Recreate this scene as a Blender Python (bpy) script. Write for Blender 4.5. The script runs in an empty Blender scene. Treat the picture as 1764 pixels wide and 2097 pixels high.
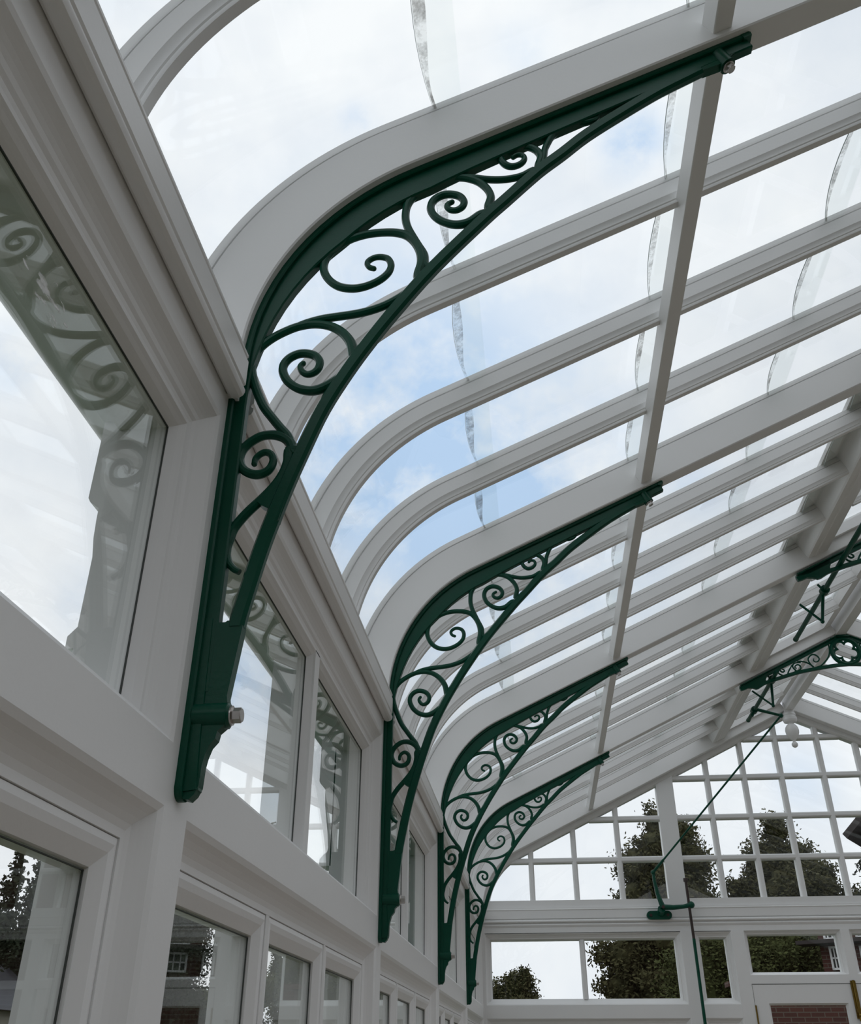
import bpy, math, random
from math import sin, cos, pi, radians, sqrt, atan2
from mathutils import Vector, Matrix

# ------------------------------------------------------------------ camera, world, exposure
sc = bpy.context.scene
COL = sc.collection
CAM = (0.53593, -1.41734, 1.6)
F_PX = 1899.128
RIGHT = Vector((0.99408, 0.10864, 0.00091))
DOWN = Vector((-0.05461, 0.50691, -0.86026))
FWD = Vector((-0.09392, 0.85512, 0.50985))
cd = bpy.data.cameras.new('camera')
cam = bpy.data.objects.new('camera', cd)
COL.objects.link(cam)
cam.matrix_world = Matrix(((RIGHT.x, -DOWN.x, -FWD.x, CAM[0]), (RIGHT.y, -DOWN.y, -FWD.y, CAM[1]),
                           (RIGHT.z, -DOWN.z, -FWD.z, CAM[2]), (0, 0, 0, 1)))
cd.sensor_fit = 'VERTICAL'
cd.sensor_height = 36.0
cd.lens = F_PX / 2097 * 36.0
cd.clip_start = 0.01
cd.clip_end = 500
sc.camera = cam
sc.view_settings.view_transform = 'Standard'
sc.view_settings.look = 'None'
sc.view_settings.gamma = 1
sc.view_settings.use_curve_mapping = False
sc.view_settings.exposure = 0.06
sc.cycles.max_bounces = 10
sc.cycles.diffuse_bounces = 5
sc.cycles.transparent_max_bounces = 40
sc.cycles.caustics_reflective = False
sc.cycles.caustics_refractive = False


def direction(px, py):
    """World direction in which the sky patch at that place of the photograph lies."""
    return (RIGHT * ((px - 882) / F_PX) + DOWN * ((py - 1048.5) / F_PX) + FWD).normalized()


def NT(tree, kind, **kw):
    n = tree.nodes.new(kind)
    for k, v in kw.items():
        if k.startswith('i_'):
            key = k[2:]
            n.inputs[int(key) if key.isdigit() else key].default_value = v
        else:
            setattr(n, k, v)
    return n


SKY_GAIN = 1.05
w = bpy.data.worlds.new('cloudy_sky')
sc.world = w
w.use_nodes = True
t = w.node_tree
t.nodes.clear()
L = t.links.new
tc = NT(t, 'ShaderNodeTexCoord')
n1 = NT(t, 'ShaderNodeTexNoise')
n1.inputs['Scale'].default_value = 3.2
n1.inputs['Detail'].default_value = 6
n1.inputs['Roughness'].default_value = 0.55
L(tc.outputs['Generated'], n1.inputs['Vector'])
n2 = NT(t, 'ShaderNodeTexNoise')
n2.inputs['Scale'].default_value = 9.0
n2.inputs['Detail'].default_value = 7
n2.inputs['Roughness'].default_value = 0.6
L(tc.outputs['Generated'], n2.inputs['Vector'])
cr = NT(t, 'ShaderNodeValToRGB')
cr.color_ramp.elements[0].position = 0.35
cr.color_ramp.elements[0].color = (0.70, 0.75, 0.83, 1)
cr.color_ramp.elements[1].position = 0.62
cr.color_ramp.elements[1].color = (0.92, 0.935, 0.96, 1)
L(n1.outputs['Fac'], cr.inputs['Fac'])
# openings of blue between the clouds: centre direction, tightness, strength
prev = None
for (px, py, tight, amt) in ((820, 900, 30, 1.0), (960, 1020, 40, 1.0), (1000, 1250, 60, 0.55), (1180, 1180, 90, 0.5), (1297, 290, 1100, 0.9),
                             (735, 250, 3500, 0.55), (500, 1390, 300, 0.7), (40, 740, 700, 0.4),
                             (180, 1240, 900, 0.35), (1070, 100, 1500, 0.25), (1410, 1000, 700, 0.3), (1640, 1600, 900, 0.25), (620, 620, 60, 0.12)):
    d = direction(px, py)
    dt = NT(t, 'ShaderNodeVectorMath', operation='DOT_PRODUCT')
    nm = NT(t, 'ShaderNodeVectorMath', operation='NORMALIZE')
    L(tc.outputs['Generated'], nm.inputs[0])
    L(nm.outputs[0], dt.inputs[0])
    dt.inputs[1].default_value = d
    mx = NT(t, 'ShaderNodeMath', operation='MAXIMUM', i_1=0.0)
    L(dt.outputs['Value'], mx.inputs[0])
    pw = NT(t, 'ShaderNodeMath', operation='POWER', i_1=float(tight * 2.2))
    L(mx.outputs[0], pw.inputs[0])
    ml = NT(t, 'ShaderNodeMath', operation='MULTIPLY', i_1=amt)
    L(pw.outputs[0], ml.inputs[0])
    if prev is None:
        prev = ml
    else:
        ad = NT(t, 'ShaderNodeMath', operation='MAXIMUM')
        L(prev.outputs[0], ad.inputs[0])
        L(ml.outputs[0], ad.inputs[1])
        prev = ad
ragged = NT(t, 'ShaderNodeMapRange', i_1=0.34, i_2=0.56, i_3=0.15, i_4=1.35)
L(n2.outputs['Fac'], ragged.inputs[0])
bl = NT(t, 'ShaderNodeMath', operation='MULTIPLY', use_clamp=True)
L(prev.outputs[0], bl.inputs[0])
L(ragged.outputs[0], bl.inputs[1])
mixb = NT(t, 'ShaderNodeMix', data_type='RGBA')
mixb.inputs['B'].default_value = (0.47, 0.63, 0.86, 1)
L(bl.outputs[0], mixb.inputs['Factor'])
L(cr.outputs['Color'], mixb.inputs['A'])
bg = NT(t, 'ShaderNodeBackground')
bg.inputs['Strength'].default_value = SKY_GAIN
L(mixb.outputs['Result'], bg.inputs['Color'])
wo = NT(t, 'ShaderNodeOutputWorld')
L(bg.outputs[0], wo.inputs['Surface'])

# ------------------------------------------------------------------ materials
M = {}


def base_mat(name):
    m = bpy.data.materials.new(name)
    m.use_nodes = True
    m.node_tree.nodes.clear()
    out = NT(m.node_tree, 'ShaderNodeOutputMaterial')
    M[name] = m
    return m, m.node_tree, out


def solid(name, col, rough=0.5, metal=0.0, vary=0.04, scale=6.0, bump=0.0, bscale=60.0, col2=None, spec=0.5):
    m, t, out = base_mat(name)
    L = t.links.new
    p = NT(t, 'ShaderNodeBsdfPrincipled')
    p.inputs['Roughness'].default_value = rough
    p.inputs['Metallic'].default_value = metal
    p.inputs['Specular IOR Level'].default_value = spec
    tc = NT(t, 'ShaderNodeTexCoord')
    n = NT(t, 'ShaderNodeTexNoise')
    n.inputs['Scale'].default_value = scale
    n.inputs['Detail'].default_value = 5
    L(tc.outputs['Object'], n.inputs['Vector'])
    mx = NT(t, 'ShaderNodeMix', data_type='RGBA')
    c2 = col2 or tuple(c * (1 - vary) for c in col)
    mx.inputs['A'].default_value = (*c2, 1)
    mx.inputs['B'].default_value = (*col, 1)
    L(n.outputs['Fac'], mx.inputs['Factor'])
    L(mx.outputs['Result'], p.inputs['Base Color'])
    if bump:
        b = NT(t, 'ShaderNodeTexNoise')
        b.inputs['Scale'].default_value = bscale
        b.inputs['Detail'].default_value = 3
        L(tc.outputs['Object'], b.inputs['Vector'])
        bp = NT(t, 'ShaderNodeBump')
        bp.inputs['Strength'].default_value = bump
        bp.inputs['Distance'].default_value = 0.002
        L(b.outputs['Fac'], bp.inputs['Height'])
        L(bp.outputs[0], p.inputs['Normal'])
    L(p.outputs[0], out.inputs['Surface'])
    return m


solid('white_paint', (0.815, 0.815, 0.81), 0.38, vary=0.03, bump=0.12, bscale=90)
solid('green_iron', (0.0, 0.068, 0.038), 0.32, vary=0.25, bump=0.2, bscale=120, spec=0.25)
solid('dark_iron', (0.035, 0.018, 0.014), 0.45, vary=0.3)
solid('steel', (0.55, 0.52, 0.50), 0.28, metal=1.0, vary=0.15)
solid('brass', (0.30, 0.20, 0.05), 0.38, metal=1.0, vary=0.45, scale=25)
solid('gasket', (0.05, 0.055, 0.05), 0.7)
solid('glass_edge', (0.20, 0.25, 0.23), 0.3)
solid('putty', (0.62, 0.60, 0.52), 0.7, vary=0.15, scale=30)
solid('floor_tile', (0.34, 0.28, 0.23), 0.6, vary=0.2)
solid('lawn', (0.06, 0.09, 0.03), 0.9, vary=0.4)
solid('bark', (0.05, 0.035, 0.025), 0.9, vary=0.4)
solid('leaf_oak', (0.125, 0.112, 0.052), 0.75, col2=(0.022, 0.030, 0.015), scale=2.6, spec=0.05)
solid('leaf_dark', (0.055, 0.065, 0.040), 0.8, col2=(0.008, 0.012, 0.008), scale=2.6, spec=0.05)
solid('leaf_olive', (0.12, 0.13, 0.05), 0.75, col2=(0.02, 0.030, 0.010), scale=2.6, spec=0.05)
solid('slate', (0.06, 0.062, 0.07), 0.6, vary=0.4, scale=20)
solid('weatherboard', (0.35, 0.33, 0.27), 0.7, vary=0.3)
solid('dark_soffit', (0.03, 0.022, 0.02), 0.7)


def brick_mat():
    m, t, out = base_mat('brick')
    L = t.links.new
    p = NT(t, 'ShaderNodeBsdfPrincipled')
    p.inputs['Roughness'].default_value = 0.85
    tc = NT(t, 'ShaderNodeTexCoord')
    mp = NT(t, 'ShaderNodeMapping')
    mp.inputs['Rotation'].default_value = (radians(90), 0, 0)
    L(tc.outputs['Object'], mp.inputs['Vector'])
    b = NT(t, 'ShaderNodeTexBrick')
    b.inputs['Color1'].default_value = (0.10, 0.034, 0.024, 1)
    b.inputs['Color2'].default_value = (0.07, 0.026, 0.02, 1)
    b.inputs['Mortar'].default_value = (0.13, 0.10, 0.08, 1)
    b.inputs['Scale'].default_value = 1.0
    b.inputs['Brick Width'].default_value = 0.225
    b.inputs['Row Height'].default_value = 0.075
    b.inputs['Mortar Size'].default_value = 0.008
    L(mp.outputs[0], b.inputs['Vector'])
    L(b.outputs['Color'], p.inputs['Base Color'])
    L(p.outputs[0], out.inputs['Surface'])


brick_mat()


def glass_mat(name, tint, f0, power=5.0):
    """Thin clear glass: what is behind shows through, with a Schlick reflection on each face."""
    m, t, out = base_mat(name)
    L = t.links.new
    tr = NT(t, 'ShaderNodeBsdfTransparent')
    tr.inputs['Color'].default_value = (*tint, 1)
    gl = NT(t, 'ShaderNodeBsdfGlossy')
    gl.inputs['Roughness'].default_value = 0.0
    gl.inputs['Color'].default_value = (0.95, 0.97, 0.96, 1)
    lw = NT(t, 'ShaderNodeLayerWeight')
    lw.inputs['Blend'].default_value = 0.5
    pw = NT(t, 'ShaderNodeMath', operation='POWER', i_1=power)
    L(lw.outputs['Facing'], pw.inputs[0])
    ma = NT(t, 'ShaderNodeMath', operation='MULTIPLY_ADD', i_1=1 - f0, i_2=f0)
    L(pw.outputs[0], ma.inputs[0])
    mx = NT(t, 'ShaderNodeMixShader')
    L(ma.outputs[0], mx.inputs[0])
    L(tr.outputs[0], mx.inputs[1])
    L(gl.outputs[0], mx.inputs[2])
    L(mx.outputs[0], out.inputs['Surface'])


glass_mat('window_glass', (0.975, 0.985, 0.98), 0.034)
glass_mat('gable_glass', (0.975, 0.985, 0.98), 0.022)
glass_mat('roof_glass', (0.982, 0.992, 0.988), 0.02)


def grime_mat():
    m, t, out = base_mat('grime')
    L = t.links.new
    tr = NT(t, 'ShaderNodeBsdfTransparent')
    df = NT(t, 'ShaderNodeBsdfDiffuse')
    df.inputs['Color'].default_value = (0.22, 0.165, 0.11, 1)
    tc = NT(t, 'ShaderNodeTexCoord')
    n = NT(t, 'ShaderNodeTexNoise')
    n.inputs['Scale'].default_value = 9
    n.inputs['Detail'].default_value = 8
    n.inputs['Roughness'].default_value = 0.72
    L(tc.outputs['Object'], n.inputs['Vector'])
    f = NT(t, 'ShaderNodeTexNoise')
    f.inputs['Scale'].default_value = 160
    f.inputs['Detail'].default_value = 3
    L(tc.outputs['Object'], f.inputs['Vector'])
    sm = NT(t, 'ShaderNodeMath', operation='MULTIPLY_ADD', i_1=0.15)
    L(f.outputs['Fac'], sm.inputs[0])
    L(n.outputs['Fac'], sm.inputs[2])
    mr = NT(t, 'ShaderNodeMapRange', i_1=0.50, i_2=0.85, i_3=0.05, i_4=0.75)
    L(sm.outputs[0], mr.inputs[0])
    mx = NT(t, 'ShaderNodeMixShader')
    L(mr.outputs[0], mx.inputs[0])
    L(tr.outputs[0], mx.inputs[1])
    L(df.outputs[0], mx.inputs[2])
    L(mx.outputs[0], out.inputs['Surface'])


grime_mat()

# ------------------------------------------------------------------ mesh helpers


ORG = {}      # world origin of everything built, so that parts can be modelled in world coordinates


class MB:
    def __init__(self):
        self.v, self.f, self.m = [], [], []

    def add(self, vs, fs, mi=0):
        o = len(self.v)
        self.v += [tuple(p) for p in vs]
        for f in fs:
            self.f.append(tuple(i + o for i in f))
            self.m.append(mi)

    def box(self, a, b, mi=0):
        x0, y0, z0 = (min(a[i], b[i]) for i in range(3))
        x1, y1, z1 = (max(a[i], b[i]) for i in range(3))
        self.add([(x0, y0, z0), (x1, y0, z0), (x1, y1, z0), (x0, y1, z0), (x0, y0, z1), (x1, y0, z1), (x1, y1, z1), (x0, y1, z1)],
                 [(0, 3, 2, 1), (4, 5, 6, 7), (0, 1, 5, 4), (1, 2, 6, 5), (2, 3, 7, 6), (3, 0, 4, 7)], mi)

    def rings(self, rings, close=True, caps=True, mi=0):
        """Skin between equal rings of points."""
        n = len(rings[0])
        vs = [p for r in rings for p in r]
        fs = []
        for i in range(len(rings) - 1):
            for j in range(n if close else n - 1):
                k = (j + 1) % n
                fs.append((i * n + j, i * n + k, (i + 1) * n + k, (i + 1) * n + j))
        if caps and close:
            fs.append(tuple(range(n))[::-1])
            fs.append(tuple((len(rings) - 1) * n + j for j in range(n)))
        self.add(vs, fs, mi)

    def tube(self, a, b, r, n=14, r2=None, mi=0):
        a, b = Vector(a), Vector(b)
        d = (b - a).normalized()
        u = d.orthogonal().normalized()
        v = d.cross(u)
        r2 = r if r2 is None else r2
        self.rings([[a + (u * cos(2 * pi * k / n) + v * sin(2 * pi * k / n)) * r for k in range(n)],
                    [b + (u * cos(2 * pi * k / n) + v * sin(2 * pi * k / n)) * r2 for k in range(n)]], mi=mi)

    def path_tube(self, pts, r, n=10, mi=0):
        pts = [Vector(p) for p in pts]
        rings = []
        u = None
        for i, p in enumerate(pts):
            d = (pts[min(i + 1, len(pts) - 1)] - pts[max(i - 1, 0)]).normalized()
            if u is None:
                u = d.orthogonal().normalized()
            u = (u - d * u.dot(d)).normalized()
            v = d.cross(u)
            rr = r[i] if isinstance(r, (list, tuple)) else r
            rings.append([p + (u * cos(2 * pi * k / n) + v * sin(2 * pi * k / n)) * rr for k in range(n)])
        self.rings(rings, mi=mi)

    def lathe(self, c, prof, n=24, mi=0):
        """prof: (radius, z) pairs, about a vertical axis at c."""
        self.rings([[(c[0] + r * cos(2 * pi * k / n), c[1] + r * sin(2 * pi * k / n), c[2] + z) for k in range(n)] for r, z in prof], mi=mi)

    def ball(self, c, r, n=12, mi=0, sz=1.0):
        self.lathe(c, [(max(1e-4, r * sin(pi * i / n)), -r * sz * cos(pi * i / n)) for i in range(n + 1)], n=2 * n, mi=mi)

    def prism_y(self, poly, y0, y1, mi=0):
        """A polygon in (x, z) thickened along y."""
        self.rings([[(x, y0, z) for x, z in poly], [(x, y1, z) for x, z in poly]], mi=mi)

    def build(self, name, mats, parent=None, smooth=False, loc=None):
        me = bpy.data.meshes.new(name)
        vs = self.v
        org = tuple(loc) if loc is not None else (ORG.get(parent.name, (0, 0, 0)) if parent is not None else (0, 0, 0))
        vs = [(x - org[0], y - org[1], z - org[2]) for x, y, z in vs]
        me.from_pydata(vs, [], self.f)
        if isinstance(mats, str):
            mats = [mats]
        for k in mats:
            me.materials.append(M[k])
        if len(mats) > 1:
            me.polygons.foreach_set('material_index', self.m)
        import bmesh
        bm = bmesh.new()
        bm.from_mesh(me)
        bmesh.ops.recalc_face_normals(bm, faces=bm.faces)
        bm.to_mesh(me)
        bm.free()
        if smooth:
            me.polygons.foreach_set('use_smooth', [True] * len(me.polygons))
            try:
                me.set_sharp_from_angle(angle=radians(24))
            except Exception:
                pass
        me.update()
        o = bpy.data.objects.new(name, me)
        COL.objects.link(o)
        if loc is not None:
            o.location = loc
        ORG[o.name] = org
        if parent is not None:
            o.parent = parent
        return o


def tag(o, label=None, cat=None, group=None, kind=None):
    if label:
        o['label'] = label
    if cat:
        o['category'] = cat
    if group:
        o['group'] = group
    if kind:
        o['kind'] = kind
    return o


def empty(name, loc=(0, 0, 0)):
    o = bpy.data.objects.new(name, None)
    COL.objects.link(o)
    o.location = loc
    ORG[o.name] = tuple(loc)
    o.empty_display_size = 0.1
    return o


def copy_tree(o, dy, parent=None):
    c = o.copy()
    COL.objects.link(c)
    c.parent = parent
    if parent is None:
        c.location = (o.location.x, o.location.y + dy, o.location.z)
    for ch in list(o.children):
        copy_tree(ch, 0, c)
    return c


def smooth_line(pts, k=5):
    """Catmull-Rom through 2D points."""
    P = [Vector(p) for p in pts]
    P = [P[0] * 2 - P[1]] + P + [P[-1] * 2 - P[-2]]
    out = []
    for i in range(1, len(P) - 2):
        for j in range(k):
            s = j / k
            a, b, c, d = P[i - 1], P[i], P[i + 1], P[i + 2]
            out.append(0.5 * ((2 * b) + (c - a) * s + (2 * a - 5 * b + 4 * c - d) * s * s + (3 * b - a - 3 * c + d) * s ** 3))
    out.append(P[-2])
    return out


# ------------------------------------------------------------------ the roof line
XM = 3.118            # middle of the house
Y0, Y1 = -2.0, 8.0    # bays of 2 m between rafters
XW = -0.015           # inner face of the left wall
RC = (0.6, 2.80)
RR = 0.597
SL = 0.4716
ANG = math.atan(SL)
NS = Vector((-sin(ANG), cos(ANG)))       # outward normal of the straight slope
TG = Vector((cos(ANG), sin(ANG)))
TP = Vector(RC) + NS * RR                # where the curve meets the slope
ARC = RR * (pi / 2 - ANG)


def roof(s, off=0.0):
    """Point at arc length s along the rafters' underside, moved outward by off. s=0 at the foot of the curve."""
    if s < 0:
        return Vector((RC[0] - RR - off, RC[1] + s))
    if s < ARC:
        a = s / RR
        n = Vector((-cos(a), sin(a)))
        return Vector(RC) + n * (RR + off)
    return TP + TG * (s - ARC) + NS * off


def s_at_x(x, off=0.0):
    xt = TP.x + NS.x * off
    if x >= xt:
        return ARC + (x - xt) / TG.x
    c = (RC[0] - x) / (RR + off)
    return RR * math.acos(max(-1, min(1, c)))


def s_steps(s0, s1, arc_n=28):
    st = [s0]
    for i in range(1, arc_n):
        s = ARC * i / arc_n
        if s0 < s < s1:
            st.append(s)
    if s0 < ARC < s1:
        st.append(ARC)
    st.append(s1)
    return st


def mirror_x(mb):
    mb.v = [(2 * XM - x, y, z) for x, y, z in mb.v]
    return mb


def sweep(mb, prof, yc, s0, s1, mi=0):
    """prof: (dy, off) closed section, swept along the roof line."""
    mb.rings([[(roof(s, o).x, yc + dy, roof(s, o).y) for dy, o in prof] for s in s_steps(s0, s1)], mi=mi)


RAFT = [(-.036, 0), (.036, 0), (.039, .004), (.039, .132), (.030, .1325), (.030, .1375), (.037, .138), (.037, .158), (-.037, .158), (-.037, .138), (-.030, .1375), (-.030, .1325), (-.039, .132), (-.039, .004)]
BAR = [(-.011, .055), (.011, .055), (.0125, .059), (.0125, .064), (.0150, .067), (.0165, .078), (.021, .086), (.021, .132), (.014, .1325), (.014, .1375), (.019, .138), (.019, .160), (-.019, .160),
       (-.019, .138), (-.014, .1375), (-.014, .1325), (-.021, .132), (-.021, .086), (-.0165, .078), (-.0150, .067), (-.0125, .064), (-.0125, .059)]
S_RIDGE = s_at_x(3.085)
S_CURB = s_at_x(2.37)

# ------------------------------------------------------------------ floor and ground
fl = MB()
fl.box((0.0, Y0, -0.1), (2 * XM, Y1, 0.0))
tag(fl.build('floor', 'floor_tile'), kind='structure')
gd = MB()
gd.box((-60, -40, -0.4), (70, 90, -0.12))
tag(gd.build('ground', 'lawn'), kind='structure')

# ------------------------------------------------------------------ left wall
wall = tag(empty('wall_left', (0, 0, 0)), kind='structure')
INSET = [(0, -.015), (.006, -.0185), (.010, -.0185), (.013, -.024), (.022, -.033), (.034, -.041), (.046, -.045), (.048, -.050), (.066, -.050), (.068, -.055), (.071, -.056), (.083, -.071), (.085, -.074)]
SILL = [(0, -.015), (.012, -.027), (.016, -.031), (.050, -.074)]
LOWIN = [(0, -.015), (.004, -.0175), (.008, -.0175), (.012, -.024), (.022, -.034), (.032, -.044), (.036, -.046), (.038, -.050), (.0585, -.050), (.0585, -.110)]


def surround(mb, u0, u1, v0, v1, prof_l, prof_r, prof_b, prof_t, mp, mi=0):
    """Mitred mouldings running round a rectangular opening; all four profiles have the same count."""
    n = len(prof_t)
    # corners need one depth each; build the four sides separately so each keeps its own section
    for side in range(4):
        vs, fs = [], []
        for i in range(n):
            l, r, b, tt = prof_l[i], prof_r[i], prof_b[i], prof_t[i]
            if prof_b == prof_t:
                c = [(u0 + l[0], v0 + b[0]), (u1 - r[0], v0 + b[0]), (u1 - r[0], v1 - tt[0]), (u0 + l[0], v1 - tt[0])]
            elif side == 0:      # plain sill: the jambs run down into it
                c = [(u0, v0 + b[0]), (u1, v0 + b[0]), None, None]
            else:
                c = [(u0 + l[0], v0), (u1 - r[0], v0), (u1 - r[0], v1 - tt[0]), (u0 + l[0], v1 - tt[0])]
            d = [b[1], r[1], tt[1], l[1]][side]
            vs += [mp(*c[side], d), mp(*c[(side + 1) % 4], d)]
        for i in range(n - 1):
            fs.append((2 * i, 2 * i + 1, 2 * i + 3, 2 * i + 2))
        mb.add(vs, fs, mi)


def resample(prof, n):
    """The same section with n points."""
    L_ = [0]
    for a, b in zip(prof, prof[1:]):
        L_.append(L_[-1] + math.hypot(a[0] - b[0], a[1] - b[1]))
    out = []
    for i in range(n):
        q = L_[-1] * i / (n - 1)
        k = max(j for j in range(len(L_)) if L_[j] <= q + 1e-9)
        k = min(k, len(prof) - 2)
        f = (q - L_[k]) / max(1e-9, L_[k + 1] - L_[k])
        out.append((prof[k][0] + f * (prof[k + 1][0] - prof[k][0]), prof[k][1] + f * (prof[k + 1][1] - prof[k][1])))
    return out


sm_ = bpy.data.materials.new('smear')
sm_.use_nodes = True
_t = sm_.node_tree
_t.nodes.clear()
_o = NT(_t, 'ShaderNodeOutputMaterial')
_a = NT(_t, 'ShaderNodeBsdfTransparent')
_b = NT(_t, 'ShaderNodeBsdfDiffuse')
_b.inputs['Color'].default_value = (.85, .85, .85, 1)
_c = NT(_t, 'ShaderNodeTexCoord')
_m = NT(_t, 'ShaderNodeMapping')
_m.inputs['Scale'].default_value = (1, 1, 2.6)
_m.inputs['Rotation'].default_value = (radians(35), 0, 0)
_n = NT(_t, 'ShaderNodeTexNoise')
_n.inputs['Scale'].default_value = 26
_n.inputs['Detail'].default_value = 7
_r = NT(_t, 'ShaderNodeMapRange', i_1=.53, i_2=.66, i_3=0.0, i_4=.75)
_x = NT(_t, 'ShaderNodeMixShader')
_t.links.new(_c.outputs['Object'], _m.inputs['Vector'])
_t.links.new(_m.outputs[0], _n.inputs['Vector'])
_t.links.new(_n.outputs['Fac'], _r.inputs[0])
_t.links.new(_r.outputs[0], _x.inputs[0])
_t.links.new(_a.outputs[0], _x.inputs[1])
_t.links.new(_b.outputs[0], _x.inputs[2])
_t.links.new(_x.outputs[0], _o.inputs['Surface'])
M['smear'] = sm_
BEAD = [(-.160, 2.72), (-.015, 2.72), (-.012, 2.714), (-.006, 2.7095), (.002, 2.708), (.010, 2.7095), (.0165, 2.714), (.0195, 2.721), (.0195, 2.727), (.0145, 2.7305), (.0145, 2.736),
        (.0190, 2.7395), (.0190, 2.797), (.0145, 2.800), (.0145, 2.805), (.0175, 2.808), (.0175, 2.814), (-.160, 2.814)]
mpL = lambda u, v, d: (d, u, v)
bays = [-2.0, 0.0, 2.0, 4.0, 6.0]
bay_words = ['nearest the camera', 'between the first and second brackets', 'between the second and third brackets', 'between the third and fourth brackets', 'beyond the fourth bracket']
for y in [-2.0, 0, 2.0, 4.0, 6.0, 7.98]:
    p = MB()
    p.box((-.19, y - .05, 0.0), (XW, y + .05, 2.715))
    p.box((-.19, y - .037, 2.715), (.003, y + .037, 2.81))
    p.build('post', 'white_paint', wall)
wn = 0
for bi, yb in enumerate(bays):
    ye = min(yb + 2.0, 7.98)
    a, b = yb + .05, ye - .05
    # eaves board with its rounded lower edge, cut off either side of each bracket
    e = MB()
    e.rings([[(x, yb + .030, z) for x, z in BEAD], [(x, ye - .030, z) for x, z in BEAD]])
    e.build('eaves_board', 'white_paint', wall, smooth=True)
    f = MB()
    f.box((-.12, a, 2.655), (XW, b, 2.72))
    f.build('fascia', 'white_paint', wall)
    tr = MB()
    tr.box((-.16, a, 1.930), (XW, b, 2.025))
    tr.box((-.12, a, 0.55), (XW - .004, b, 0.95))
    tr.build('transom_rail', 'white_paint', wall)
    # outer half of the frame round the upper light, seen through the glass
    wn += 1
    win = tag(empty('window_%d' % wn), kind='structure')
    fr = MB()
    P = [resample(q, 14) for q in (INSET, INSET, SILL, INSET)]
    surround(fr, a, b, 2.025, 2.655, P[0], P[1], P[2], P[3], mpL)
    g0, g1, zb, zt = a + .085, b - .085, 2.075, 2.57
    fr.box((-.165, a, 2.025), (-.0745, g0, 2.655))
    fr.box((-.165, g1, 2.025), (-.0745, b, 2.655))
    fr.box((-.165, g0, 2.025), (-.0745, g1, zb))
    fr.box((-.165, g0, zt), (-.0745, g1, 2.655))
    fr.build('window_frame', 'white_paint', win)
    ym = (a + b) / 2
    mu = MB()
    mu.rings([[(x, ym + d, z) for d, x in ((-.040, -.074), (-.028, -.056), (-.026, -.050), (.026, -.050), (.028, -.056), (.040, -.074), (.040, -.165), (-.040, -.165))] for z in (zb - .040, zt + .026)])
    mu.build('mullion', 'white_paint', win)
    for q0, q1 in ((g0, ym - .040), (ym + .040, g1)):
        g = MB()
        g.box((-.080, q0 - .006, zb - .006), (-.076, q1 + .006, zt + .006))
        g.build('glass', 'window_glass', win)
        if bi == 0 and q1 == g1:
            k_ = MB()
            k_.rings([[(-.0758, -.555 + .060 * cos(2 * pi * i_ / 18) * (1 + .2 * sin(5 * i_)), 2.482 + .030 * sin(2 * pi * i_ / 18) * (1 + .25 * cos(3 * i_))) for i_ in range(18)],
                      [(-.0755, -.555 + .060 * cos(2 * pi * i_ / 18) * (1 + .2 * sin(5 * i_)), 2.482 + .030 * sin(2 * pi * i_ / 18) * (1 + .25 * cos(3 * i_))) for i_ in range(18)]])
            k_.build('paint_smear', 'smear', win)
        gk = MB()
        for (u0, u1, v0, v1) in ((q0 - .001, q0 + .0015, zb, zt), (q1 - .0015, q1 + .001, zb, zt), (q0, q1, zt - .0015, zt + .001)):
            gk.box((-.0765, u0, v0), (-.0735, u1, v1))
        gk.build('gasket', 'gasket', win)
    # three hinged lights below the transom
    wn += 1
    win = tag(empty('window_%d' % wn), kind='structure')
    fr = MB()
    q = resample(LOWIN, 12)
    surround(fr, a, b, 0.95, 1.930, q, q, q, q, mpL)
    i0, i1, zt, zb = a + .058, b - .058, 1.872, 1.008
    fr.box((-.16, a, .95), (-.112, i0, 1.93))
    fr.box((-.16, i1, .95), (-.112, b, 1.93))
    fr.box((-.16, i0, zt), (-.112, i1, 1.93))
    cw = (i1 - i0) / 3
    for k in (1, 2):
        fr.box((-.16, i0 + k * cw - .012, zb), (-.050, i0 + k * cw + .012, zt))
    fr.build('window_frame', 'white_paint', win)
    for k in range(3):
        c0, c1 = i0 + k * cw + (.0016 if k == 0 else .0132), i0 + (k + 1) * cw - (.0016 if k == 2 else .0132)
        ca = MB()
        CS = resample([(0, -.105), (0, -.051), (.002, -.0495), (.020, -.0495), (.022, -.052), (.046, -.067), (.047, -.071), (.047, -.105)], 12)
        surround(ca, c0, c1, zb + .0015, zt - .0015, CS, CS, CS, CS, mpL)
        co = ca.build('casement', 'white_paint', win)
        g = MB()
        g.box((-.079, c0 + .044, zb + .044), (-.075, c1 - .044, zt - .047))
        g.build('glass', 'window_glass', co)
        gk = MB()
        for (u0, u1, v0, v1) in ((c0 + .047, c0 + .0485, zb + .05, zt - .05), (c1 - .0485, c1 - .047, zb + .05, zt - .05), (c0 + .047, c1 - .047, zt - .0515, zt - .050)):
            gk.box((-.0745, u0, v0), (-.0715, u1, v1))
        gk.build('gasket', 'gasket', co)
# outer eaves: soffit board, fascia and half-round gutter
so = MB()
so.box((-.245, Y0, 2.655), (-.160, Y1, 2.685))
so.box((-.245, Y0, 2.685), (-.225, Y1, 2.76))
so.build('soffit', 'white_paint', wall)
gu = MB()
sec = [(-.30 + .052 * cos(pi + pi * k / 12), 2.77 + .052 * sin(pi + pi * k / 12)) for k in range(13)] + [(-.30 + .046 * cos(2 * pi - pi * k / 12), 2.77 + .046 * sin(2 * pi - pi * k / 12)) for k in range(13)]
gu.rings([[(x, Y0, z) for x, z in sec], [(x, Y1, z) for x, z in sec]])
tag(gu.build('trim_1', 'white_paint', smooth=True), kind='structure')
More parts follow.
